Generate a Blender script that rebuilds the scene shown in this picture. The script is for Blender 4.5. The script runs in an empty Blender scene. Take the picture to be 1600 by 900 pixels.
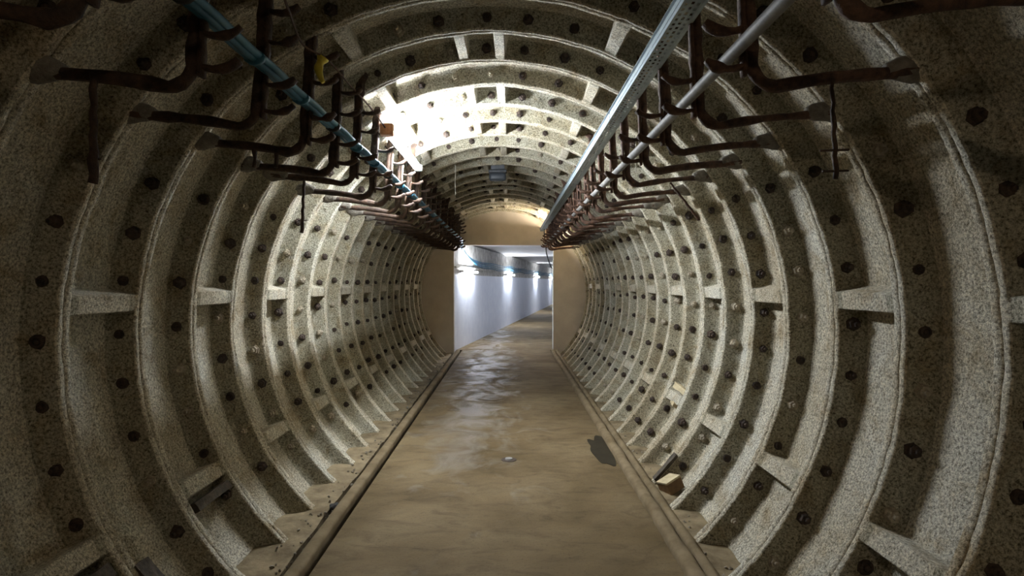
import bpy, bmesh, math, random
from mathutils import Vector, noise
R = math.radians
sc = bpy.context.scene
C = sc.collection

# ------------------------------------------------------------------ camera
CAMZ = 1.54                       # lens above the floor; the lens stands at x = 0, y = 0
CX, CZ = -0.115, 1.276            # centre of the tunnel rings
F = 900.0
cam = bpy.data.cameras.new('camera')
cam.sensor_width = 36.0
cam.lens = 36.0 * F / 1600.0
cam.shift_x = 5.0 / 1600.0
cam.shift_y = -10.0 / 1600.0
cam.clip_start = 0.02
camo = bpy.data.objects.new('camera', cam)
C.objects.link(camo)
camo.location = (0, 0, CAMZ)
camo.rotation_euler = (R(90), 0, 0)
sc.camera = camo

# ------------------------------------------------------------------ light and exposure
LAMP_TUNNEL = 760.0
FILL_BEHIND = 150.0  # added fill light at the lens end of the tunnel
LAMP_WARM = 380.0
LAMP_CORRIDOR = 190.0
world = bpy.data.worlds.new('world')
sc.world = world
world.use_nodes = True
bg = world.node_tree.nodes['Background']
bg.inputs[0].default_value = (0.85, 0.80, 0.68, 1)
bg.inputs[1].default_value = 0.02

sc.view_settings.view_transform = 'Standard'
sc.view_settings.look = 'None'
sc.view_settings.exposure = 0.36
sc.view_settings.gamma = 1.0
sc.view_settings.use_curve_mapping = False

# ------------------------------------------------------------------ materials
def newmat(name):
    m = bpy.data.materials.new(name); m.use_nodes = True
    nt = m.node_tree
    return m, nt, nt.nodes['Principled BSDF']

def N(nt, typ, **kw):
    n = nt.nodes.new(typ)
    for k, v in kw.items():
        if k in n.inputs: n.inputs[k].default_value = v
        else: setattr(n, k, v)
    return n

def ramp(nt, fac, stops):
    r = nt.nodes.new('ShaderNodeValToRGB')
    e = r.color_ramp.elements
    e[0].position, e[0].color = stops[0][0], (*stops[0][1], 1)
    e[1].position, e[1].color = stops[-1][0], (*stops[-1][1], 1)
    for p, c in stops[1:-1]:
        x = e.new(p); x.color = (*c, 1)
    nt.links.new(fac, r.inputs[0])
    return r.outputs[0]

def mix(nt, fac, a, b, mode='MIX'):
    m = nt.nodes.new('ShaderNodeMix'); m.data_type = 'RGBA'; m.blend_type = mode
    for sock, v in ((m.inputs[0], fac), (m.inputs[6], a), (m.inputs[7], b)):
        if hasattr(v, 'default_value') or hasattr(v, 'is_linked'): nt.links.new(v, sock)
        elif isinstance(v, tuple): sock.default_value = (*v, 1)
        else: sock.default_value = v
    return m.outputs[2]

def coords(nt):
    t = nt.nodes.new('ShaderNodeNewGeometry')
    return t.outputs['Position']

def tex(nt, vec, scale, detail=4, rough=0.6, dist=0.0):
    n = N(nt, 'ShaderNodeTexNoise', Scale=scale, Detail=detail, Roughness=rough, Distortion=dist)
    nt.links.new(vec, n.inputs['Vector'])
    return n.outputs[0]

def vmul(nt, vec, s):
    m = nt.nodes.new('ShaderNodeVectorMath'); m.operation = 'MULTIPLY'
    nt.links.new(vec, m.inputs[0]); m.inputs[1].default_value = s
    return m.outputs[0]

def math_(nt, op, a, b=0.0, clamp=False):
    m = nt.nodes.new('ShaderNodeMath'); m.operation = op; m.use_clamp = clamp
    for i, v in enumerate((a, b)):
        if isinstance(v, (int, float)): m.inputs[i].default_value = v
        else: nt.links.new(v, m.inputs[i])
    return m.outputs[0]

def bump(nt, b, h, strength, dist):
    n = N(nt, 'ShaderNodeBump', Strength=strength, Distance=dist)
    nt.links.new(h, n.inputs['Height']); nt.links.new(n.outputs[0], b.inputs['Normal'])
    return n

def coating_mat(name='smooth limewash coating', tone=(1.0, 1.0, 1.0), contrast=(0.26, 0.23, 0.18)):
    m, nt, b = newmat(name)
    p = coords(nt)
    grain = tex(nt, p, 85, 4, 0.8)
    fine = tex(nt, p, 240, 2, 0.6)
    big = tex(nt, p, 1.3, 5, 0.6, 0.4)
    mid = tex(nt, p, 6, 5, 0.65, 0.6)
    base = ramp(nt, big, [(0.30, (0.50, 0.42, 0.295)), (0.46, (0.68, 0.615, 0.48)), (0.66, (0.73, 0.70, 0.61))])
    stain = ramp(nt, mid, [(0.50, (1, 1, 1)), (0.68, (0.74, 0.66, 0.54)), (0.80, (0.40, 0.32, 0.22))])
    c = mix(nt, 1.0, base, stain, 'MULTIPLY')
    pit = ramp(nt, grain, [(0.36, contrast), (0.48, (0.80, 0.79, 0.76)), (0.62, (1.38, 1.38, 1.38))])
    c = mix(nt, 1.0, c, pit, 'MULTIPLY')
    c = mix(nt, 1.0, c, tone, 'MULTIPLY')
    nt.links.new(c, b.inputs['Base Color'])
    b.inputs['Roughness'].default_value = 0.9
    h = math_(nt, 'ADD', grain, math_(nt, 'MULTIPLY', fine, 0.35))
    h = math_(nt, 'ADD', h, math_(nt, 'MULTIPLY', mid, 1.2))
    bump(nt, b, h, 1.0, 0.016)
    return m

def simple(name, col, rough=0.6, metal=0.0, col2=None, scale=20, bstr=0.0, bdist=0.003, spec=None):
    m, nt, b = newmat(name)
    b.inputs['Roughness'].default_value = rough
    b.inputs['Metallic'].default_value = metal
    if spec is not None: b.inputs['Specular IOR Level'].default_value = spec
    if col2 is None:
        b.inputs['Base Color'].default_value = (*col, 1)
        if bstr: bump(nt, b, tex(nt, coords(nt), scale * 3, 3), bstr, bdist)
    else:
        p = coords(nt)
        t = tex(nt, p, scale, 5, 0.65)
        nt.links.new(ramp(nt, t, [(0.35, col), (0.65, col2)]), b.inputs['Base Color'])
        if bstr: bump(nt, b, tex(nt, p, scale * 3, 3), bstr, bdist)
    return m

def emit(name, col, strength):
    m, nt, b = newmat(name)
    b.inputs['Base Color'].default_value = (0.9, 0.9, 0.9, 1)
    b.inputs['Emission Color'].default_value = (*col, 1)
    b.inputs['Emission Strength'].default_value = strength
    return m

def floor_mat():
    m, nt, b = newmat('worn damp concrete')
    p = coords(nt)
    big = tex(nt, p, 1.1, 5, 0.6, 0.5)
    mid = tex(nt, vmul(nt, p, (1.0, 2.2, 1)), 3.5, 6, 0.7, 0.8)
    fine = tex(nt, p, 60, 4, 0.7)
    base = ramp(nt, big, [(0.30, (0.082, 0.057, 0.026)), (0.5, (0.128, 0.092, 0.048)), (0.72, (0.175, 0.132, 0.074))])
    st = ramp(nt, mid, [(0.30, (0.62, 0.60, 0.58)), (0.5, (1, 1, 1)), (0.7, (1.12, 1.1, 1.06))])
    c = mix(nt, 1.0, base, st, 'MULTIPLY')
    sp = ramp(nt, fine, [(0.27, (0.5, 0.45, 0.4)), (0.42, (1, 1, 1)), (0.8, (1.05, 1.05, 1.05))])
    c = mix(nt, 1.0, c, sp, 'MULTIPLY')
    # damp band where water lies along the middle of the walkway
    sep = nt.nodes.new('ShaderNodeSeparateXYZ'); nt.links.new(p, sep.inputs[0])
    dx = math_(nt, 'ABSOLUTE', math_(nt, 'ADD', sep.outputs[0], 0.42))
    side = math_(nt, 'SUBTRACT', 1.0, math_(nt, 'MULTIPLY', dx, 1.25), True)
    along = math_(nt, 'MULTIPLY', math_(nt, 'SUBTRACT', sep.outputs[1], 3.6), 0.5, True)
    wetn = tex(nt, vmul(nt, p, (1.0, 0.75, 1)), 2.6, 5, 0.62, 0.9)
    wet = math_(nt, 'MULTIPLY', math_(nt, 'MULTIPLY', side, along), 0.32)
    wet = math_(nt, 'ADD', wetn, wet)
    wetm = nt.nodes.new('ShaderNodeMapRange'); nt.links.new(wet, wetm.inputs[0])
    wetm.inputs[1].default_value = 0.62; wetm.inputs[2].default_value = 0.86
    far = math_(nt, 'MULTIPLY', math_(nt, 'SUBTRACT', sep.outputs[1], 9.0), 0.15, True)
    wf = math_(nt, 'MULTIPLY', wetm.outputs[0], 0.85)
    c = mix(nt, math_(nt, 'MULTIPLY', wf, 0.55), c, (0.115, 0.098, 0.078))
    nt.links.new(c, b.inputs['Base Color'])
    r = math_(nt, 'SUBTRACT', 0.78, math_(nt, 'MULTIPLY', wf, 0.40))
    nt.links.new(r, b.inputs['Roughness'])
    nt.links.new(math_(nt, 'ADD', 0.12, math_(nt, 'MULTIPLY', wf, 0.36)), b.inputs['Specular IOR Level'])
    h = math_(nt, 'ADD', fine, math_(nt, 'MULTIPLY', mid, 0.7))
    bump(nt, b, h, 0.5, 0.008)
    return m

M = {}
M['coating'] = coating_mat()
# the flange webs carry a darker, greyer tone of the coating on both of their sides
M['darker'] = coating_mat('coarse grey green sprayed coating', (0.66, 0.66, 0.62), (0.17, 0.16, 0.12))
M['floor'] = floor_mat()
M['verge'] = simple('dusty concrete', (0.12, 0.09, 0.052), 0.9, 0, (0.25, 0.195, 0.118), 7, 0.8, 0.012, spec=0.15)
M['kerb'] = simple('kerb concrete', (0.12, 0.088, 0.048), 0.95, 0, (0.20, 0.152, 0.092), 5, 0.6, 0.006, spec=0.15)
M['gutter'] = simple('dark gutter dirt', (0.03, 0.025, 0.018), 0.9, 0, (0.085, 0.066, 0.045), 9, 0.6, 0.008)
M['rust'] = simple('dark rusted iron', (0.028, 0.017, 0.012), 0.75, 0.1, (0.085, 0.045, 0.026), 22, 1.0, 0.006)
M['rust_red'] = simple('red brown rusted iron', (0.04, 0.02, 0.014), 0.75, 0.1, (0.13, 0.065, 0.038), 22, 1.0, 0.006)
M['bolt'] = simple('rusted bolt iron', (0.015, 0.011, 0.009), 0.8, 0.1, (0.07, 0.042, 0.028), 40, 0.8, 0.004)
M['bolt_lime'] = simple('limewashed bolt', (0.20, 0.16, 0.11), 0.9, 0, (0.42, 0.37, 0.28), 50, 0.8, 0.004)
M['flare'] = simple('grey mortar pad', (0.12, 0.105, 0.085), 0.95, 0, (0.23, 0.205, 0.17), 25, 1.0, 0.008)
M['plaster'] = simple('beige brown render', (0.48, 0.415, 0.33), 0.9, 0, (0.58, 0.51, 0.415), 2.2, 0.4, 0.003)
M['white_edge'] = simple('white jamb edge', (0.72, 0.72, 0.70), 0.6)
M['blue'] = simple('blue cable sheath', (0.012, 0.085, 0.15), 0.5, 0, (0.025, 0.14, 0.22), 9)
M['blue_pale'] = simple('pale blue cable sheath', (0.06, 0.19, 0.29), 0.5)
M['conduit'] = simple('grey steel conduit', (0.15, 0.14, 0.13), 0.6, 0.1, (0.26, 0.25, 0.235), 14)
M['galv'] = simple('galvanised steel', (0.38, 0.46, 0.50), 0.5, 0.3, (0.50, 0.58, 0.62), 18)
M['black'] = simple('black rubber', (0.012, 0.012, 0.013), 0.5)
M['white_paint'] = simple('white painted blockwork', (0.68, 0.71, 0.80), 0.5, 0, (0.76, 0.79, 0.86), 4, 0.6, 0.006)
M['band'] = simple('stained bare concrete band', (0.28, 0.26, 0.22), 0.85, 0, (0.60, 0.58, 0.54), 5, 0.6, 0.008)
M['ceil'] = simple('pale concrete soffit', (0.66, 0.65, 0.63), 0.75, 0, (0.78, 0.77, 0.75), 3, 0.5, 0.004)
M['housing'] = simple('grey enamelled lamp housing', (0.42, 0.42, 0.41), 0.5, 0, (0.55, 0.55, 0.54), 12)
M['orange'] = simple('orange brown rusty cap', (0.36, 0.13, 0.05), 0.7, 0, (0.52, 0.24, 0.11), 30)
M['yellow'] = simple('yellow plastic tape', (0.62, 0.46, 0.03), 0.5, 0, (0.74, 0.60, 0.08), 30)
M['timber'] = simple('dark old timber', (0.035, 0.026, 0.018), 0.85, 0, (0.09, 0.07, 0.05), 24, 0.8, 0.005)
M['oak'] = simple('brown timber', (0.11, 0.055, 0.018), 0.75, 0, (0.20, 0.11, 0.04), 14, 0.5, 0.003)
M['pale_wood'] = simple('pale split timber', (0.38, 0.30, 0.18), 0.8, 0, (0.55, 0.46, 0.29), 20, 0.5, 0.003)
M['stone'] = simple('grey rubble', (0.10, 0.085, 0.06), 0.95, 0, (0.32, 0.27, 0.2), 30, 0.6, 0.004)
M['darkstone'] = simple('dark lump', (0.012, 0.012, 0.012), 0.9, 0, (0.04, 0.036, 0.03), 30, 0.8, 0.005)
M['lampbody'] = simple('blue grey lamp body', (0.045, 0.048, 0.054), 0.55, 0, (0.075, 0.08, 0.088), 20)
M['lens'] = simple('clouded lamp lens', (0.045, 0.052, 0.062), 0.45)
M['string'] = simple('white string', (0.7, 0.68, 0.62), 0.8)
M['wet'] = simple('dark wet concrete', (0.022, 0.018, 0.011), 0.6, 0, (0.032, 0.026, 0.017), 6, spec=0.1)
M['tube'] = emit('lit tube', (0.86, 0.93, 1.0), LAMP_TUNNEL)
M['fill_tube_behind'] = emit('warm lit tube', (1.0, 0.80, 0.56), FILL_BEHIND)
M['tube_warm'] = emit('warm lit tube', (1.0, 0.88, 0.70), LAMP_WARM)
M['tube2'] = emit('lit corridor tube', (0.84, 0.90, 1.0), LAMP_CORRIDOR)

# ------------------------------------------------------------------ helpers
def link(name, me, m=None, parent=None):
    if m is not None and not me.materials: me.materials.append(m)
    o = bpy.data.objects.new(name, me); C.objects.link(o)
    if parent is not None: o.parent = parent
    return o

def finish(name, bm, m, parent=None, smooth=True):
    bmesh.ops.recalc_face_normals(bm, faces=bm.faces)
    me = bpy.data.meshes.new(name)
    bm.to_mesh(me); bm.free()
    if smooth:
        for p in me.polygons: p.use_smooth = True
    return link(name, me, m, parent)

def tag(o, label=None, cat=None, group=None, kind=None):
    if label: o['label'] = label
    if cat: o['category'] = cat
    if group: o['group'] = group
    if kind: o['kind'] = kind
    return o

def empty(name, loc=(0, 0, 0)):
    o = bpy.data.objects.new(name, None); C.objects.link(o)
    o.location = loc; o.empty_display_size = 0.05
    return o

def box(bm, x0, x1, y0, y1, z0, z1, bev=0.0):
    vs = [bm.verts.new((x, y, z)) for x in (x0, x1) for y in (y0, y1) for z in (z0, z1)]
    fs = [(0, 1, 3, 2), (4, 6, 7, 5), (0, 4, 5, 1), (2, 3, 7, 6), (0, 2, 6, 4), (1, 5, 7, 3)]
    faces = [bm.faces.new([vs[i] for i in f]) for f in fs]
    if bev:
        es = list({e for f in faces for e in f.edges})
        bmesh.ops.bevel(bm, geom=es, offset=bev, segments=2, affect='EDGES', profile=0.6)
    return vs

def smoothpath(pts, sub=6):
    pts = [Vector(p) for p in pts]
    out = []
    for i in range(len(pts) - 1):
        p0 = pts[max(i - 1, 0)]; p1 = pts[i]; p2 = pts[i + 1]; p3 = pts[min(i + 2, len(pts) - 1)]
        for k in range(sub):
            t = k / sub
            out.append(0.5 * ((2 * p1) + (p2 - p0) * t + (2 * p0 - 5 * p1 + 4 * p2 - p3) * t * t + (3 * p1 - p0 - 3 * p2 + p3) * t ** 3))
    out.append(pts[-1])
    return out

def sweep(bm, pts, rad, seg=8, up=Vector((0, 1, 0)), jit=0.0, seed=0.0):
    """closed tube along pts; rad = radius, (a, b) semi-axes, or a list of those; b lies along `up`"""
    pts = [Vector(p) for p in pts]
    rings = []
    n = len(pts)
    for i, p in enumerate(pts):
        t = (pts[min(i + 1, n - 1)] - pts[max(i - 1, 0)]).normalized()
        u = up if abs(t.dot(up)) < 0.95 else Vector((1, 0, 0))
        s = t.cross(u).normalized(); w = s.cross(t).normalized()
        r = rad[i] if isinstance(rad, list) else rad
        a, b = r if isinstance(r, tuple) else (r, r)
        if jit:
            j = 1 + jit * noise.noise(p * 25 + Vector((seed, 0, 0))) * 2
            a *= j; b *= j
        rings.append([bm.verts.new(p + s * (a * math.cos(2 * math.pi * k / seg)) + w * (b * math.sin(2 * math.pi * k / seg))) for k in range(seg)])
    for A, B in zip(rings, rings[1:]):
        for k in range(seg):
            bm.faces.new((A[k], A[(k + 1) % seg], B[(k + 1) % seg], B[k]))
    bm.faces.new(rings[0][::-1]); bm.faces.new(rings[-1])

def tube(name, pts, rad, m, parent=None, **kw):
    bm = bmesh.new(); sweep(bm, pts, rad, **kw)
    return finish(name, bm, m, parent)

def H(x, y, h):                   # h is height above the lens
    return Vector((x, y, CAMZ + h))

ORD = ['first', 'second', 'third', 'fourth', 'fifth', 'sixth', 'seventh', 'eighth', 'ninth', 'tenth', 'eleventh', 'twelfth', 'thirteenth',
       'fourteenth', 'fifteenth', 'sixteenth', 'seventeenth', 'eighteenth', 'nineteenth', 'twentieth', 'twenty-first', 'twenty-second',
       'twenty-third', 'twenty-fourth', 'twenty-fifth', 'twenty-sixth', 'twenty-seventh']

# ------------------------------------------------------------------ the lining rings
PITCH = 0.508
def rib(k): return 2.444 + PITCH * (k - 1)         # near edge of rib k
RI, RS, RO = 1.80, 1.925, 2.00                      # rib edge, skin, back of the iron
LAST = 20
WALL_Y = rib(21) + 0.07

def squash(y):
    t = min(max((4.3 - y) / 2.6, 0.0), 1.0)
    return 1.0 - 0.055 * t * t * (3 - 2 * t)

def pol(theta, r, y):                               # theta: 0 = left springing, 90 = crown, 180 = right
    a = R(theta)
    z = r * math.sin(a)
    if z > 0: z *= 1 - (1 - squash(y)) * math.sin(a)
    return Vector((CX - r * math.cos(a), y, CZ + z))

def joints(k):
    if k % 2: return [(5.0, 2.7), (83.9, 2.0), (91.8, 2.0), (174.6, 2.7)]
    return [(-27.8, 2.7), (64.0, 2.4), (113.6, 2.4), (206.0, 2.7)]

def build_ring(k):
    rnd = random.Random(k * 7 + 3)
    y0 = rib(k) + 0.035; y1 = rib(k + 1) + 0.035
    L = y1 - y0
    prof = [(0.000, 0.010), (0.004, 0.004), (0.014, 0.0), (0.033, 0.0), (0.039, 0.008), (0.044, 0.045), (0.050, 0.088), (0.062, 0.112),
            (0.085, 0.122), (0.13, 0.125), (0.20, 0.125)]
    prof = prof + [(L / 2, 0.125)] + [(L - a, b) for a, b in prof[::-1]]
    js = joints(k)
    step = 0.55 if k < 6 else (0.9 if k < 12 else 1.3)
    th = set()
    t = -52.0
    while t < 232.01:
        th.add(round(t, 3)); t += step
    for c, w in js:
        hw = w / 2
        th = {x for x in th if not (c - hw - 0.6 < x < c + hw + 0.6)}
        for d in (-hw - 0.55, -hw - 0.3, -hw, -hw + 0.25, -0.35, 0.35, hw - 0.25, hw, hw + 0.3, hw + 0.55): th.add(round(c + d, 3))
    th = sorted(th)
    verts, faces = [], []
    rows = []
    for a in th:
        fill = 0.0
        for c, w in js:
            d = abs(a - c) - w / 2
            wob = 0.12 * noise.noise(Vector((a * 3, k * 5.1, 0)))
            if d <= 0.01 + wob * 0: fill = 1.0
            elif d < 0.35: fill = 0.35
            if abs(a - c) < 0.01: fill = 1.0
        row = []
        for s, dep in prof:
            dd = dep * (1 - fill) + min(dep, 0.006) * fill
            yy = y0 + s
            p = pol(a, RI + dd, yy)
            q = Vector(p) * 1.0
            n1 = noise.noise(q * 5.0); n2 = noise.noise(q * 17.0 + Vector((9, 3, 1))); n3 = noise.noise(q * 45.0)
            disp = 0.006 * n1 + 0.005 * n2 + 0.0025 * n3
            if 0.01 < s < L - 0.01:
                yy2 = yy + 0.004 * n2 + 0.002 * noise.noise(q * 38.0 + Vector((4, 4, 4)))
            else: yy2 = yy
            p = pol(a, RI + dd + disp, yy2)
            row.append(len(verts)); verts.append(p)
        for s, dep in ((L, RO - RI), (0.0, RO - RI)):
            row.append(len(verts)); verts.append(pol(a, RI + dep, y0 + s))
        rows.append(row)
    n = len(rows[0])
    for A, B in zip(rows, rows[1:]):
        for i in range(n):
            j = (i + 1) % n
            faces.append((A[i], B[i], B[j], A[j]))
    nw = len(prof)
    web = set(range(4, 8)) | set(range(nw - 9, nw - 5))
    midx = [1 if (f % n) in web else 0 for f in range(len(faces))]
    faces.append(tuple(rows[0])); faces.append(tuple(rows[-1][::-1]))
    midx += [0, 0]
    me = bpy.data.meshes.new('wall_segment')
    me.from_pydata([tuple(v) for v in verts], [], faces)
    for p in me.polygons: p.use_smooth = True
    me.materials.append(M['coating']); me.materials.append(M['darker'])
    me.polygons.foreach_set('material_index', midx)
    me.update()
    o = link('wall_segment', me)
    kindtxt = 'with a narrow key piece at the crown' if k % 2 else 'with its cross joints below the springing'
    idx = k + 4
    where = ('%s curved tunnel lining ring from the camera, ribbed and limewashed, %s' % (ORD[k], kindtxt)) if k >= 0 else 'curved tunnel lining ring behind the camera position'
    tag(o, where, 'tunnel lining', 'tunnel lining rings', 'structure')
    return o

# bolt meshes
def bolt_mesh(kind, seed):
    bm = bmesh.new()
    rnd = random.Random(seed)
    if kind == 'hole':
        # sunken washer with a dark bolt end standing in it
        pr = [(0.006, 0.034), (0.014, 0.031), (0.016, 0.020), (0.010, 0.016), (0.018, 0.013), (0.020, 0.004)]
        seg = 10
    else:
        pr = [(0.0, 0.040), (0.007, 0.037), (0.009, 0.031), (0.028, 0.029), (0.032, 0.016), (0.046, 0.014), (0.048, 0.004)]
        seg = 6
    rings = []
    for h, rr in [(-0.02, pr[0][1])] + pr:
        rings.append([bm.verts.new((rr * (1 + 0.10 * rnd.uniform(-1, 1)) * math.cos(2 * math.pi * i / seg), -h, rr * (1 + 0.10 * rnd.uniform(-1, 1)) * math.sin(2 * math.pi * i / seg))) for i in range(seg)])
    for A, B in zip(rings, rings[1:]):
        for i in range(seg): bm.faces.new((A[i], A[(i + 1) % seg], B[(i + 1) % seg], B[i]))
    bm.faces.new(rings[0][::-1]); bm.faces.new(rings[-1])
    bmesh.ops.recalc_face_normals(bm, faces=bm.faces)
    me = bpy.data.meshes.new('bolt'); bm.to_mesh(me); bm.free()
    return me
BOLTS = []
for s in range(3):
    me = bolt_mesh('nut', s); me.materials.append(M['bolt']); BOLTS.append(me)
for s in range(2):
    me = bolt_mesh('hole', 10 + s); me.materials.append(M['bolt']); BOLTS.append(me)
for s in range(2):
    me = bolt_mesh('nut', 20 + s); me.materials.append(M['bolt_lime']); BOLTS.append(me)

rings = {}
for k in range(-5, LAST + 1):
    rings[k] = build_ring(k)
for k in range(-1, LAST + 1):
    rnd = random.Random(k * 13)
    yb = rib(k + 1) - 0.012                          # face of the far flange, turned to the lens
    for i in range(-5, 28):
        a = 8.1 * i + rnd.uniform(-0.5, 0.5)
        if k < 2 and not (-44 < a < 224): continue
        if k >= 2 and not (-40 < a < 220): continue
        w = rnd.random()
        me = BOLTS[rnd.randrange(0, 3)] if w < 0.38 else (BOLTS[3 + rnd.randrange(2)] if w < 0.70 else BOLTS[5 + rnd.randrange(2)])
        if any(abs(a - q) < 4.2 for q in (32.5, 147.5)): continue
        b = link('bolt', me, None, rings[k])
        b.location = pol(a, 1.872, yb)
        b.rotation_euler = (rnd.uniform(-0.15, 0.15), rnd.uniform(0, 3), rnd.uniform(-0.15, 0.15))
        sc_ = rnd.uniform(0.68, 1.02)
        b.scale = (sc_, sc_, sc_)
        if me in BOLTS[5:]: b['label'] = 'limewashed bolt'
    # bolts beside the cross joints, on the flange of the joint
# ------------------------------------------------------------------ floor, verges, kerbs
def grid_slab(name, x0, x1, y0, y1, z0, z1, nx, ny, m, amp=0.0, fr=3.0):
    bm = bmesh.new()
    top = [[bm.verts.new((x0 + (x1 - x0) * i / nx, y0 + (y1 - y0) * j / ny, 0)) for i in range(nx + 1)] for j in range(ny + 1)]
    for j in range(ny + 1):
        for i in range(nx + 1):
            v = top[j][i]
            v.co.z = z1 + amp * noise.noise(Vector((v.co.x * fr, v.co.y * fr, 1.7)))
    for j in range(ny):
        for i in range(nx): bm.faces.new((top[j][i], top[j][i + 1], top[j + 1][i + 1], top[j + 1][i]))
    es = [e for e in bm.edges if e.is_boundary]
    r = bmesh.ops.extrude_edge_only(bm, edges=es)
    nv = [g for g in r['geom'] if isinstance(g, bmesh.types.BMVert)]
    for v in nv: v.co.z = z0
    bmesh.ops.contextual_create(bm, geom=[g for g in r['geom'] if isinstance(g, bmesh.types.BMEdge)])
    return finish(name, bm, m, None, False)

fl = grid_slab('floor', -1.047, 0.93, -3.2, WALL_Y + 0.3, -0.15, 0.0, 12, 80, M['floor'])
tag(fl, 'flat damp tan concrete walkway down the middle of the tunnel', 'floor', None, 'structure')
fl2 = grid_slab('floor', -2.0, 12.0, WALL_Y + 0.3, 62, -0.15, 0.0, 10, 20, M['floor'])
tag(fl2, 'tan concrete floor of the corridor beyond the doorway', 'floor', None, 'structure')
vl = grid_slab('floor_strip', -1.62, -1.235, -3.2, WALL_Y, -0.20, -0.035, 10, 260, M['verge'], 0.022, 5)
tag(vl, 'dusty concrete ledge between blue-cable side ribs and kerb', 'ledge', None, 'structure')
vr = grid_slab('floor_strip', 1.085, 1.40, -3.2, WALL_Y, -0.20, -0.030, 8, 260, M['verge'], 0.018, 5)
tag(vr, 'dusty concrete ledge between conduit side ribs and twin kerbs', 'ledge', None, 'structure')
gt = grid_slab('floor_strip', -1.24, -1.040, -3.2, WALL_Y, -0.20, -0.075, 4, 200, M['gutter'], 0.012, 8)
tag(gt, 'dark dirty gutter between kerb and ledge', 'gutter', None, 'structure')
gr = grid_slab('floor_strip', 0.92, 1.09, -3.2, WALL_Y, -0.20, -0.05, 4, 40, M['gutter'])
tag(gr, 'dark dirt bed under the twin kerbs', 'gutter', None, 'structure')

def kerb(x0, x1, z0, z1, label, seed, bev=0.018, m='kerb'):
    bm = bmesh.new()
    ny = 220
    w = x1 - x0
    sec = [(0, z0), (0, z1 - bev), (bev * 0.35, z1 - bev * 0.3), (bev, z1), (w / 2, z1 + 0.004), (w - bev, z1), (w - bev * 0.35, z1 - bev * 0.3), (w, z1 - bev), (w, z0)]
    rows = []
    for j in range(ny + 1):
        y = -3.2 + (WALL_Y + 3.2) * j / ny
        row = []
        for x, z in sec:
            p = Vector((x0 + x, y, z))
            d = noise.noise(p * 4 + Vector((seed, 0, 0))) * 0.006 + noise.noise(p * 16) * 0.003
            row.append(bm.verts.new((p.x + d, y, z + (d if z > z0 else 0))))
        rows.append(row)
    n = len(sec)
    for A, B in zip(rows, rows[1:]):
        for i in range(n):
            bm.faces.new((A[i], A[(i + 1) % n], B[(i + 1) % n], B[i]))
    bm.faces.new(rows[0][::-1]); bm.faces.new(rows[-1])
    o = finish('kerb', bm, M[m])
    tag(o, label, 'kerb', None, 'structure')
kerb(-1.158, -1.078, -0.12, 0.045, 'low concrete kerb along the blue-cable side of the walkway', 2)
kerb(0.925, 1.012, -0.12, 0.050, 'wider inner kerb of the twin kerbs, touching the walkway', 5, 0.025)
kerb(1.028, 1.090, -0.12, 0.036, 'narrow outer kerb of the twin kerbs, beside the ledge', 9, 0.02)

# ------------------------------------------------------------------ end wall with the doorway
T = 0.16
OX0, OX1, OZ = -1.212, 0.986, 2.343
def prism_xz(bm, poly, y0, y1):
    A = [bm.verts.new((x, y0, z)) for x, z in poly]; B = [bm.verts.new((x, y1, z)) for x, z in poly]
    n = len(poly)
    bm.faces.new(A); bm.faces.new(B[::-1])
    for i in range(n): bm.faces.new((A[i], B[i], B[(i + 1) % n], A[(i + 1) % n]))
bm = bmesh.new()
prism_xz(bm, [(-2.3, -0.2), (OX0, -0.2), (OX0, OZ), (OX1, OZ), (OX1, -0.2), (2.2, -0.2), (2.2, 3.4), (-2.3, 3.4)], WALL_Y, WALL_Y + T)
w = finish('wall_far', bm, M['plaster'], None, False)
tag(w, 'beige brown rendered end wall with a tall doorway cut through it', 'wall', None, 'structure')
bm = bmesh.new()
box(bm, OX1 - 0.013, OX1, WALL_Y - 0.004, WALL_Y + T, 0.0, OZ - 0.34)  # plain white strip on the jamb, ending below the head of the opening
w = finish('door_frame', bm, M['white_edge'], None, False)
tag(w, 'thin white jamb edge down the conduit side of the doorway', 'trim', None, 'structure')

# ------------------------------------------------------------------ corridor beyond
ang = math.atan(0.158)
def along(y, off=0.0):                               # point on the white wall's line; off = distance into the corridor
    x = -1.226 + 0.158 * (y - 12.68)
    return Vector((x + off * math.cos(ang), y - off * math.sin(ang), 0))
def wall_strip(name, y0, y1, off0, off1, z0, z1, m, n=60, amp=0.0):
    bm = bmesh.new(); rows = []
    for j in range(n + 1):
        y = y0 + (y1 - y0) * j / n
        a, b = along(y, off0), along(y, off1)
        d = amp * noise.noise(Vector((y * 1.3, z0, 0)))
        rows.append([bm.verts.new((a.x, a.y, z0)), bm.verts.new((b.x, b.y, z0)), bm.verts.new((b.x, b.y, z1 + d)), bm.verts.new((a.x, a.y, z1 + d))])
    for A, B in zip(rows, rows[1:]):
        for i in range(4): bm.faces.new((A[i], A[(i + 1) % 4], B[(i + 1) % 4], B[i]))
    bm.faces.new(rows[0][::-1]); bm.faces.new(rows[-1])
    return finish(name, bm, m, None, False)
Y0, Y1 = 12.60, 60.0
w = wall_strip('wall_corridor', WALL_Y + T - 0.02, Y1, -0.25, 0.0, -0.1, 1.70, M['white_paint'], 80)
tag(w, 'long white painted corridor wall seen through the doorway', 'wall', None, 'structure')
w = wall_strip('wall_corridor_upper', WALL_Y + T - 0.02, Y1, -0.25, -0.012, 1.70, 2.45, M['band'], 80)
tag(w, 'bare stained concrete band above the white corridor wall', 'wall', None, 'structure')
w = wall_strip('trim_1', WALL_Y + T, Y1, -0.02, 0.035, 1.845, 1.885, M['band'], 80)
tag(w, 'narrow concrete ledge running above the corridor lamps', 'ledge', None, 'structure')
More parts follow.
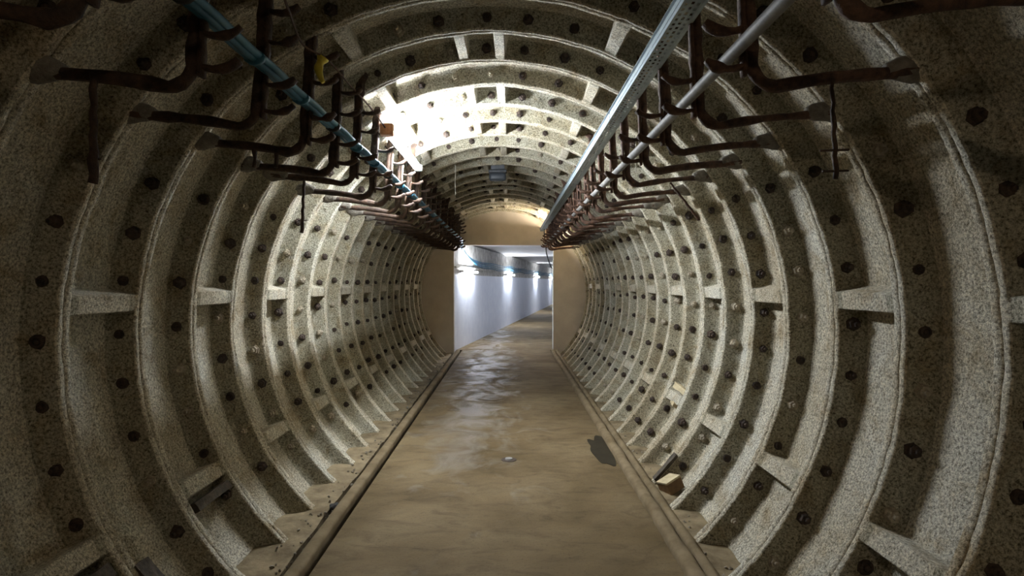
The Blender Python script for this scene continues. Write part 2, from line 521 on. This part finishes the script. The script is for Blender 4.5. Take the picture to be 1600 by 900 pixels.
w = wall_strip('wall_corridor_opposite', WALL_Y + T + 0.46, Y1, 2.55, 2.8, -0.1, 2.45, M['white_paint'], 40)
tag(w, 'opposite corridor wall hidden behind the doorway edge', 'wall', None, 'structure')
# soffit of shallow cross vaults between downstand beams
bm = bmesh.new()
rows = []
y = WALL_Y + T
ys = []
while y < Y1:
    ys.append(y); y += 0.25
for y in ys:
    ph = ((y - 12.9) % 6.9) / 6.9
    z = 2.41 + 0.10 * math.sin(math.pi * ph) ** 0.6
    rows.append([bm.verts.new((along(y, -0.3).x, y, z)), bm.verts.new((along(y, 2.9).x, y, z)), bm.verts.new((along(y, 2.9).x, y, 2.75)), bm.verts.new((along(y, -0.3).x, y, 2.75))])
for A, B in zip(rows, rows[1:]):
    for i in range(4): bm.faces.new((A[i], A[(i + 1) % 4], B[(i + 1) % 4], B[i]))
bm.faces.new(rows[0][::-1]); bm.faces.new(rows[-1])
w = finish('ceiling_corridor', bm, M['ceil'], None, False)
tag(w, 'pale concrete corridor ceiling of shallow bays', 'ceiling', None, 'structure')
w = wall_strip('wall_corridor_end', Y1 - 0.2, Y1, -0.3, 2.9, -0.1, 2.7, M['white_paint'], 1)
tag(w, 'far closing wall of the corridor', 'wall', None, 'structure')

def corridor_lamp(ya, yb, lab):
    t = empty('corridor_lamp', along((ya + yb) / 2, 0.05) + Vector((0, 0, 1.76)))
    tag(t, lab, 'lamp', 'tube lamps above the white corridor wall')
    o0 = t.location
    def seg(a, b, off, z): return [along(a, off) + Vector((0, 0, z)) - o0, along(b, off) + Vector((0, 0, z)) - o0]
    bm = bmesh.new(); sweep(bm, seg(ya, yb, 0.035, 1.775), (0.045, 0.030), 4, Vector((0, 0, 1)))
    finish('housing', bm, M['housing'], t, False)
    bm = bmesh.new(); sweep(bm, seg(ya + 0.03, yb - 0.03, 0.10, 1.775), 0.022, 10, Vector((0, 0, 1)))
    finish('tube', bm, M['tube2'], t)
    for q in (ya + 0.015, yb - 0.015):
        bm = bmesh.new(); sweep(bm, seg(q - 0.015, q + 0.015, 0.085, 1.775), 0.030, 8, Vector((0, 0, 1)))
        finish('end_cap', bm, M['housing'], t)
for i, (a, b) in enumerate(((13.25, 14.75), (19.5, 21.1), (28.1, 29.8), (36.9, 38.5), (45.5, 47.1), (54, 55.6))):
    corridor_lamp(a, b, '%s lit tube lamp from the doorway on the white corridor wall' % ORD[i])

# ------------------------------------------------------------------ cable hangers
def copy_thing(o):
    c = o.copy(); C.objects.link(c)
    for ch in list(o.children):
        d = ch.copy(); C.objects.link(d); d.parent = c
        d.matrix_parent_inverse = ch.matrix_parent_inverse
    return c

def make_hanger(s, seed):
    """s = -1: the blue-cable side, +1: the conduit side. Built about x = 0 (camera axis), height 0 = lens height."""
    t = empty('cable_hanger')
    m = M['rust'] if s < 0 else M['rust_red']
    xv = 1.07 if s < 0 else 0.825                    # upright
    xo = 1.63 if s < 0 else 1.40                      # outer fixing
    xt = 1.035 if s < 0 else 0.80                     # top of the upright
    pts = [(s * xt, 0, 1.36), (s * (xt + xv) / 2, 0, 1.05), (s * xv, 0, 0.80)]
    path = [Vector(p) for p in pts]
    r = 0.085
    c = Vector((s * (xv + r), 0, 0.665 + r))
    for i in range(0, 7):
        a = math.pi + (math.pi / 2) * i / 6
        path.append(Vector((c.x + s * r * math.cos(a), 0, c.z + r * math.sin(a))))
    n = 8
    for i in range(1, n + 1):
        u = i / n
        path.append(Vector((s * (xv + r + (xo - xv - r) * u), 0, 0.665 + 0.065 * u + 0.006 * math.sin(u * 5))))
    path2 = []
    for a, b in zip(path, path[1:]):
        k = max(1, int((b - a).length / 0.04))
        for i in range(k): path2.append(a.lerp(b, i / k))
    path2.append(path[-1])
    bm = bmesh.new(); sweep(bm, path2, (0.024, 0.021) if s < 0 else (0.021, 0.019), 8, Vector((0, 1, 0)), 0.22, seed)
    finish('bar', bm, m, t)
    # flat backing strip of the upright that carries the arms
    bm = bmesh.new(); sweep(bm, [Vector((s * (xv - 0.026), 0.0, 0.70 + 0.65 * i / 16)) + Vector((s * (xt - xv) * i / 16, 0, 0)) for i in range(17)], (0.010, 0.026), 6, Vector((0, 1, 0)), 0.25, seed + 3)
    finish('arm_strip', bm, m, t)
    arms = [0.735, 0.848, 1.03, 1.16] if s < 0 else [0.735, 0.862]
    for i, h in enumerate(arms):
        x0 = xv + (xt - xv) * (h - 0.7) / 0.65
        ln = 0.135
        pp, rr = [], []
        for q in range(9):
            u = q / 8
            pp.append(Vector((s * (x0 - 0.02 - ln * u), 0, h - 0.012 * math.sin(math.pi * u) + 0.020 * u ** 4)))
            rr.append(((0.012 if u < 0.45 else 0.012 + 0.007 * math.sin((u - 0.45) / 0.55 * math.pi)), 0.020))
        bm = bmesh.new(); sweep(bm, pp, rr, 8, Vector((0, 1, 0)), 0.3, seed + i * 5)
        finish('arm', bm, m, t)
    # mortar pads that bed the two ends in the lining
    a0 = Vector((s * (xo - 0.12), 0, 0.720)); a1 = Vector((s * (xo + 0.055), 0.02, 0.740))
    bm = bmesh.new(); sweep(bm, [a0.lerp(a1, i / 6) for i in range(7)], [(0.024 + 0.028 * math.sin(min(i / 4.2, 1.25) * math.pi / 2) - (0.018 if i == 6 else 0), 0.024 + 0.012 * i / 6) for i in range(7)], 10, Vector((0, 1, 0)), 0.10, seed + 2)
    finish('mortar_pad', bm, M['flare'], t)
    a0 = Vector((s * xt, 0, 1.25)); a1 = Vector((s * (xt - 0.03), 0.0, 1.46))
    bm = bmesh.new(); sweep(bm, [a0.lerp(a1, i / 6) for i in range(7)], [(0.026 + 0.034 * (i / 6) ** 0.8, 0.024) for i in range(7)], 10, Vector((0, 1, 0)), 0.22, seed + 4)
    finish('top_pad', bm, m, t)
    return t

hangers = {}
for s, side in ((-1, 'blue-cable side'), (1, 'conduit side')):
    protos = []
    rnd = random.Random(5 + s)
    for n_, k in enumerate(range(-1, 21)):
        if len(protos) < 3:
            t = make_hanger(s, 11 * s + 7 * n_); protos.append(t)
        else:
            t = copy_thing(protos[n_ % 3])
        t.location = (rnd.uniform(-0.006, 0.006), rib(k) + 0.02, CAMZ + rnd.uniform(-0.006, 0.006))
        if n_ > 2: t.rotation_euler = (0, rnd.uniform(-0.006, 0.006), rnd.uniform(-0.03, 0.03))
        tag(t, 'rusty iron cable hanger on the %s, %s from the near end' % (side, ORD[n_]), 'cable hanger', 'rusty cable hangers along the %s' % side)
        hangers[(s, n_)] = t

# extra stubs under the fourth hanger of the blue side
hz = rib(2) + 0.02
for x in (-1.33, -1.217):
    t = hangers[(-1, 3)]
    bm = bmesh.new(); sweep(bm, [Vector((x, 0, 0.68)), Vector((x + 0.004, 0, 0.63)), Vector((x, 0, 0.585))], (0.012, 0.014), 6, Vector((0, 1, 0)), 0.5, x)
    finish('stub', bm, M['rust'], t)

# hanging rods
def rod(label, y, x, h0, h1, r, m, x1=None, cross=()):
    t = empty('hanging_rod', H(x, y, h0))
    tag(t, label, 'rod')
    x1 = x if x1 is None else x1
    n = 14
    pts = [Vector(((x1 - x) * i / n + 0.003 * math.sin(i * 2.1), 0, (h1 - h0) * i / n)) for i in range(n + 1)]
    bm = bmesh.new(); sweep(bm, pts, [r * (0.9 + 0.4 * i / n) for i in range(n + 1)], 7, Vector((0, 1, 0)), 0.15, x)
    finish('shaft', bm, m, t)
    for (ch, cw) in cross:
        bm = bmesh.new(); sweep(bm, [Vector(((x1 - x) * (ch - h0) / (h1 - h0) - cw, 0, ch - h0)), Vector(((x1 - x) * (ch - h0) / (h1 - h0) + cw, 0.005, ch - h0 + 0.004))], 0.004, 6)
        finish('cross_wire', bm, m, t)
rod('thick rusty rod hanging from the second hanger on the blue-cable side', rib(0) + 0.0, -1.396, 0.70, 0.33, 0.012, M['rust'], None, ((0.41, 0.022),))
rod('thin rusty rod with two cross wires hanging from the second conduit-side hanger', rib(0) + 0.0, 1.085, 0.70, 0.345, 0.007, M['rust'], 1.10, ((0.44, 0.05), (0.37, 0.045)))
rod('short rusty rod hanging below a mid-tunnel hanger on the blue-cable side', rib(4) + 0.0, -1.41, 0.70, 0.335, 0.010, M['rust'], -1.425, ((0.42, 0.03),))
rod('slanting rusty rod dropping from a hanger to the conduit-side ribs', rib(4) - 0.01, 1.11, 0.68, 0.42, 0.008, M['rust_red'], 1.31)

# ------------------------------------------------------------------ blue cables
t = empty('blue_cable', H(-1.0, 2, 0.88))
tag(t, 'bundle of blue cables lying on the hanger arms', 'cable')
o0 = t.location.copy()
for i, (dx, dh, m) in enumerate(((-0.024, 0.004, 'blue'), (0.0, -0.002, 'blue'), (0.020, 0.010, 'blue_pale'), (0.004, 0.020, 'blue'))):
    pts = []
    y = -3.0
    while y < 12.3:
        sag = 0.004 * math.cos((y - rib(1)) / PITCH * 2 * math.pi) + 0.002 * math.sin(y * 1.7 + i)
        pts.append(H(-1.008 + dx, y, 0.888 + dh + sag) - o0); y += PITCH / 4
    last = [H(-1.02 + dx, 12.45, 0.85 + dh), H(-1.03 + dx, 12.75, 0.75 + dh), along(13.4, 0.10) + Vector((0, 0, CAMZ + 0.66 + dh)), along(14.3, 0.06) + Vector((0, 0, CAMZ + 0.56 - 0.02 * i)),
            along(15.6, 0.05) + Vector((0, 0, CAMZ + 0.51 - 0.045 * i))]
    yy = 17.0
    while yy < 59:
        last.append(along(yy, 0.045) + Vector((0, 0, CAMZ + 0.51 - 0.05 * i + 0.02 * math.sin(yy * 1.9 + i * 0.5)))); yy += 1.2
    pts += [p - o0 for p in smoothpath(last, 4)]
    bm = bmesh.new(); sweep(bm, pts, 0.0145, 8, Vector((0, 0, 1)))
    c = finish('cable', bm, M[m], t)
    if m == 'blue_pale': c['label'] = 'paler blue cable'
for i in range(0, 24):
    y = rib(i) - 0.17
    if y > 12: break
    bm = bmesh.new()
    sweep(bm, [H(-1.008, y, 0.888) - o0, H(-1.008, y + 0.02, 0.888) - o0], (0.042, 0.030), 12, Vector((0, 0, 1)))
    finish('cable_tie', bm, M['black'] if i % 3 == 0 else M['blue'], t)

# ------------------------------------------------------------------ grey conduit
t = empty('conduit', H(0.755, 2, 0.775))
tag(t, 'round grey steel conduit resting on the lower hanger arms', 'pipe')
o0 = t.location.copy()
pts = [H(0.757 + 0.003 * math.sin(y_ * 0.9), y_, 0.772 + 0.003 * math.sin(y_ * 1.3)) - o0 for y_ in [-3 + 0.25 * i for i in range(63)]]
bm = bmesh.new(); sweep(bm, pts, 0.0225, 12, Vector((0, 0, 1)))
finish('pipe', bm, M['conduit'], t)
for y in (1.2, 4.2, 7.2, 10.2):
    bm = bmesh.new(); sweep(bm, [H(0.757, y, 0.772) - o0, H(0.757, y + 0.07, 0.772) - o0], 0.028, 12, Vector((0, 0, 1)))
    finish('coupling', bm, M['conduit'], t)

# ------------------------------------------------------------------ perforated tray
t = empty('cable_tray', H(0.73, 2, 1.10))
tag(t, 'long perforated galvanised steel cable tray under the crown', 'cable tray')
o0 = t.location.copy()
tx0, tx1, th0 = 0.688, 0.778, 1.100
def tray_floor():
    """bottom sheet with real slots: three staggered rows"""
    bm = bmesh.new()
    ya, yb = 0.9, WALL_Y - 0.05
    W = tx1 - tx0
    xs = [0, 0.010, 0.022, 0.034, 0.046, 0.058, 0.070, W - 0.010, W]
    P = 0.045
    n = int((yb - ya) / P)
    def quad(x0, x1, y0, y1): bm.faces.new([bm.verts.new((tx0 + a, b, CAMZ + th0)) for a, b in ((x0, y0), (x1, y0), (x1, y1), (x0, y1))])
    for i in range(n):
        y = ya + P * i
        for c in range(len(xs) - 1):
            slot = c in (1, 3, 5)
            if not slot or y > 9.5: quad(xs[c], xs[c + 1], y, y + P); continue
            if c == 3: quad(xs[c], xs[c + 1], y, y + 0.010); quad(xs[c], xs[c + 1], y + 0.034, y + P)
            else: quad(xs[c], xs[c + 1], y, y + 0.021)
    bmesh.ops.remove_doubles(bm, verts=bm.verts, dist=1e-5)
    bmesh.ops.solidify(bm, geom=bm.faces[:], thickness=0.0015)
    for v in bm.verts: v.co -= o0
    return finish('perforated_sheet', bm, M['galv'], t, False)
tray_floor()
for (xa, xb, ha, hb, nm) in ((tx0 - 0.003, tx0, -0.002, 0.050, 'side_flange'), (tx1, tx1 + 0.003, -0.002, 0.050, 'side_flange'), (tx0 - 0.016, tx0, 0.048, 0.051, 'lip'), (tx1, tx1 + 0.014, 0.048, 0.051, 'lip'), (tx0 - 0.006, tx0 - 0.003, 0.018, 0.028, 'bead')):
    bm = bmesh.new(); box(bm, xa, xb, 0.9, WALL_Y - 0.05, CAMZ + th0 + ha, CAMZ + th0 + hb)
    for v in bm.verts: v.co -= o0
    finish(nm, bm, M['galv'], t, False)
for y in (3.9, 6.9, 9.9):
    bm = bmesh.new(); box(bm, tx0 - 0.007, tx0 - 0.003, y, y + 0.12, CAMZ + th0 + 0.004, CAMZ + th0 + 0.044)
    for v in bm.verts: v.co -= o0
    finish('joint_plate', bm, M['galv'], t, False)
# black cable dropping off the end of the tray into the corridor
bm = bmesh.new(); sweep(bm, smoothpath([H(0.74, 11.9, 1.125), H(0.76, 12.35, 1.05), H(0.80, 12.55, 0.85), H(0.83, 12.66, 0.62), H(0.90, 12.78, 0.42), H(0.975, 12.95, 0.30), H(1.1, 13.3, 0.28)], 6), 0.014, 8)
o = finish('black_cable', bm, M['black']); tag(o, 'black cable dropping from the tray end through the doorway corner', 'cable')

# ------------------------------------------------------------------ batten lamp at the crown, blue-cable side
ya, yb = 4.40, 5.90
t = empty('batten_lamp', H(-0.945, ya, 1.16))
tag(t, 'lit fluorescent batten fixed to the crown beside the blue-cable hangers', 'lamp')
o0 = t.location.copy()
bm = bmesh.new(); sweep(bm, [H(-0.945, ya, 1.160) - o0, H(-0.945, yb, 1.160) - o0], (0.032, 0.030), 4, Vector((0, 0, 1)))
bmesh.ops.rotate(bm, verts=bm.verts, cent=(0, 0, 0), matrix=__import__('mathutils').Matrix.Rotation(R(20), 3, 'Y'))
finish('housing', bm, M['housing'], t, False)
bm = bmesh.new(); sweep(bm, [H(-0.900, ya + 0.05, 1.158) - o0, H(-0.900, yb - 0.03, 1.158) - o0], 0.015, 12, Vector((0, 0, 1)))
finish('tube', bm, M['tube'], t)
bm = bmesh.new(); box(bm, -0.035, 0.062, -0.03, 0.045, -0.045, 0.045, 0.008)
c = finish('end_cap', bm, M['orange'], t, False); c['label'] = 'orange brown rusty end cap'
bm = bmesh.new(); box(bm, -0.02, 0.06, yb - ya - 0.03, yb - ya + 0.02, -0.03, 0.03, 0.006)
finish('end_cap', bm, M['housing'], t, False)
for q in (0.3, 1.2):
    bm = bmesh.new(); sweep(bm, [Vector((0.0, q, 0.02)), Vector((-0.02, q, 0.14)), Vector((-0.03, q, 0.22))], (0.008, 0.02), 6)
    finish('bracket', bm, M['housing'], t)
def small_batten(x, h, ya, yb, m, label, up):
    t = empty('batten_lamp', H(x, ya, h)); tag(t, label, 'lamp')
    L = yb - ya
    bm = bmesh.new(); box(bm, -0.05, 0.05, 0, L, -0.03, 0.0, 0.006)
    if up:
        box(bm, -0.055, -0.050, 0, L, -0.03, 0.045); box(bm, -0.055, 0.055, -0.006, 0.0, -0.03, 0.045)
    finish('housing', bm, M['housing'], t, False)
    z = 0.028 if up else -0.05
    bm = bmesh.new(); sweep(bm, [Vector((0.01, 0.04, z)), Vector((0.01, L - 0.04, z))], 0.014, 10, Vector((0, 0, 1))); finish('tube', bm, m, t)
    for q in (0.02, L - 0.02):
        bm = bmesh.new(); box(bm, -0.02, 0.04, q - 0.015, q + 0.015, min(z, 0) - 0.01, max(z, 0) + 0.018); finish('end_cap', bm, M['housing'], t, False)
        bm = bmesh.new(); box(bm, -0.006, 0.006, q - 0.004, q + 0.004, 0.0, 0.09 if up else 0.24); finish('drop_rod', bm, M['housing'], t, False)
small_batten(0.86, 1.145, 10.9, 12.4, M['tube_warm'], 'warm upturned batten behind the conduit-side hangers near the end wall', True)
small_batten(-0.30, 1.28, -2.6, -1.1, M['fill_tube_behind'], 'added warm fill batten at the crown behind the camera position', False)  # unseen fitting, added to fill the near rings with light
# its supply lead
bm = bmesh.new(); sweep(bm, smoothpath([H(-0.84, 2.0, 1.16), H(-0.86, 2.25, 1.06), H(-0.98, 2.75, 1.13), H(-0.95, 3.0, 1.16), H(-0.93, 3.35, 1.15), H(-0.93, 3.9, 1.17), H(-0.94, 4.38, 1.17)], 8), 0.0055, 6)
o = finish('lamp_lead', bm, M['rust_red']); tag(o, 'thin orange brown lead looping between hangers to the lit batten', 'cable')
# yellow tape
bm = bmesh.new()
sweep(bm, smoothpath([H(-0.955, 2.96, 1.15), H(-0.975, 2.955, 1.10), H(-0.965, 2.95, 1.05), H(-0.95, 2.95, 1.02)], 4), [(0.030 - 0.0012 * i, 0.03 - 0.001 * i) for i in range(13)], 8, Vector((0, 1, 0)), 0.3, 4)
o = finish('yellow_tape', bm, M['yellow']); tag(o, 'crumpled yellow tape wrapped round a hanger near the crown', 'tape')

# ------------------------------------------------------------------ bulkhead lamp at the crown
t = empty('bulkhead_lamp', H(-0.147, 7.55, 1.40))
tag(t, 'unlit dark blue grey bulkhead lamp fixed under the crown', 'lamp')
bm = bmesh.new(); box(bm, -0.12, 0.12, 0, 0.13, 0.03, 0.075, 0.018); finish('body', bm, M['lampbody'], t)
bm = bmesh.new(); box(bm, -0.112, 0.112, 0.006, 0.124, -0.07, 0.034, 0.035); finish('lens', bm, M['lens'], t)
bm = bmesh.new(); box(bm, -0.09, 0.09, 0.03, 0.10, 0.08, 0.16, 0.005); finish('mounting_plate', bm, M['lampbody'], t)

# strings
for (x, y, h0, h1, lab) in ((-0.65, 7.0, 1.42, 1.05, 'pale string hanging from the crown beyond the lit batten'), (0.99, 4.5, 1.13, 0.85, 'pale string hanging behind the conduit from the lining')):
    o = tube('string', [H(x, y, h0) + Vector((0.002 * math.sin(i), 0, (h1 - h0) * i / 8)) for i in range(9)], 0.0028, M['string'], seg=5)
    tag(o, lab, 'string')

# ------------------------------------------------------------------ timber and rubble
def timber(name, label, m, loc, rot, dims, seed=0, cat='timber'):
    bm = bmesh.new()
    a, b, c = dims
    box(bm, -a / 2, a / 2, -b / 2, b / 2, -c / 2, c / 2)
    bmesh.ops.subdivide_edges(bm, edges=bm.edges[:], cuts=4, use_grid_fill=True)
    for v in bm.verts:
        v.co += Vector((noise.noise(v.co * 30 + Vector((seed, 0, 0))), noise.noise(v.co * 30 + Vector((0, seed, 5))), noise.noise(v.co * 30 + Vector((7, 0, seed))))) * 0.006
    o = finish(name, bm, m, None, False)
    o.location = loc; o.rotation_euler = rot
    tag(o, label, cat)
    return o
def at_ring(theta, r, y): return pol(theta, r, y)
def ringrot(theta, side): return (0, R(theta) if side < 0 else R(theta), 0)
timber('packing_timber', 'dark timber packing wedged under a cross joint of the blue-cable side', M['timber'], pol(-31.2, 1.845, rib(2) + 0.29), (0, R(-31.2), 0), (0.09, 0.36, 0.05), 1)
timber('packing_timber', 'dark timber packing in the near bottom corner under the blue-cable side', M['timber'], pol(-31.2, 1.845, rib(0) + 0.29), (0, R(-31.2), 0), (0.09, 0.36, 0.06), 2)
timber('timber_strip', 'dark leaning timber strip at the foot of the near blue-cable side ribs', M['timber'], pol(-38.5, 1.80, rib(1) + 0.10), (0, R(-38.5), 0), (0.04, 0.09, 0.36), 3)
timber('timber_strip', 'dark timber strip with a pale edge against a conduit-side rib', M['timber'], pol(221.5, 1.785, rib(5) + 0.02), (0, R(41.5), 0), (0.022, 0.06, 0.26), 4)
t = empty('timber_block', (1.225, 4.30, -0.02))
tag(t, 'short brown timber block with pale end lying on conduit-side ledge', 'timber')
t.rotation_euler = (R(-12), R(-18), R(28))
bm = bmesh.new(); box(bm, -0.07, 0.07, -0.06, 0.06, 0.0, 0.085, 0.004); finish('block', bm, M['oak'], t, False)
bm = bmesh.new(); box(bm, -0.072, 0.072, -0.062, 0.062, 0.083, 0.098, 0.003); c = finish('split_face', bm, M['pale_wood'], t, False); c['label'] = 'pale top face'
timber('packing_timber', 'pale yellow splintered packing in the conduit-side lining', M['pale_wood'], pol(203, 1.83, rib(6) + 0.24), (0.1, R(23), 0.1), (0.05, 0.30, 0.05), 5)
timber('packing_timber', 'lower pale timber wedge beneath the yellow splintered packing', M['pale_wood'], pol(207.5, 1.83, rib(6) + 0.26), (0.0, R(27.5), -0.2), (0.05, 0.24, 0.035), 6)

def stone(name, label, loc, r, m, seed, sq=0.7, cat='stone'):
    bm = bmesh.new()
    bmesh.ops.create_icosphere(bm, subdivisions=2, radius=r)
    for v in bm.verts:
        v.co *= 1 + 0.35 * noise.noise(v.co / r * 1.3 + Vector((seed, 0, 0)))
        v.co.z *= sq
    o = finish(name, bm, m, None, False); o.location = loc
    tag(o, label, cat)
    return o
stone('stone', 'dark round lump lying in the gutter beside the kerb', (-1.20, 3.98, -0.02), 0.043, M['darkstone'], 3)

# fine rubble along both ledges
def rubble(name, label, xr, n, seed):
    rnd = random.Random(seed)
    bm = bmesh.new()
    for i in range(n):
        y = 1.9 + 9.5 * rnd.random() ** 1.6
        x = rnd.uniform(*xr); r = rnd.uniform(0.004, 0.013)
        z = -0.03 + 0.02 * noise.noise(Vector((x * 5, y * 5, 1.7)))
        mtx = __import__('mathutils').Matrix.Translation((x, y, z + r * 0.3))
        g = bmesh.ops.create_icosphere(bm, subdivisions=1, radius=r, matrix=mtx)
        for v in g['verts']:
            v.co += Vector((rnd.uniform(-1, 1), rnd.uniform(-1, 1), rnd.uniform(-1, 0.3))) * r * 0.4
    o = finish(name, bm, M['stone'], None, False)
    tag(o, label, 'rubble', None, 'stuff')
rubble('rubble', 'fine rubble scattered on the ledge beneath the blue cables', (-1.36, -1.10), 320, 3)
rubble('rubble', 'fine rubble scattered on the ledge beneath the conduit', (1.10, 1.28), 110, 4)

# puddle, drain cap
bm = bmesh.new()
n = 40; vs = []
for i in range(n):
    a = 2 * math.pi * i / n
    r = 1 + 0.5 * noise.noise(Vector((math.cos(a) * 1.9, math.sin(a) * 1.4, 3.3)))
    vs.append(bm.verts.new((min(0.85 + 0.125 * r * math.cos(a), 0.922), 5.30 + 0.44 * r * math.sin(a), 0.0035)))
f = bm.faces.new(vs)
g = bmesh.ops.extrude_face_region(bm, geom=[f])
for v in g['geom']:
    if isinstance(v, bmesh.types.BMVert): v.co.z = 0.0005
o = finish('puddle', bm, M['wet'], None, False); tag(o, 'dark wet patch on the walkway against the twin kerbs', 'puddle', None, 'stuff')
t = empty('drain_cap', (0.0, 4.98, 0.0))
tag(t, 'small round metal drain cap set in the middle of the walkway', 'drain cap')
bm = bmesh.new(); bmesh.ops.create_cone(bm, cap_ends=True, segments=28, radius1=0.068, radius2=0.064, depth=0.006, matrix=__import__('mathutils').Matrix.Translation((0, 0, 0.001)))
finish('rim', bm, M['bolt'], t, False)
bm = bmesh.new(); bmesh.ops.create_cone(bm, cap_ends=True, segments=24, radius1=0.036, radius2=0.030, depth=0.016, matrix=__import__('mathutils').Matrix.Translation((0, 0, 0.007)))
c = finish('cap', bm, M['conduit'], t, False); c['label'] = 'grey metal cap'
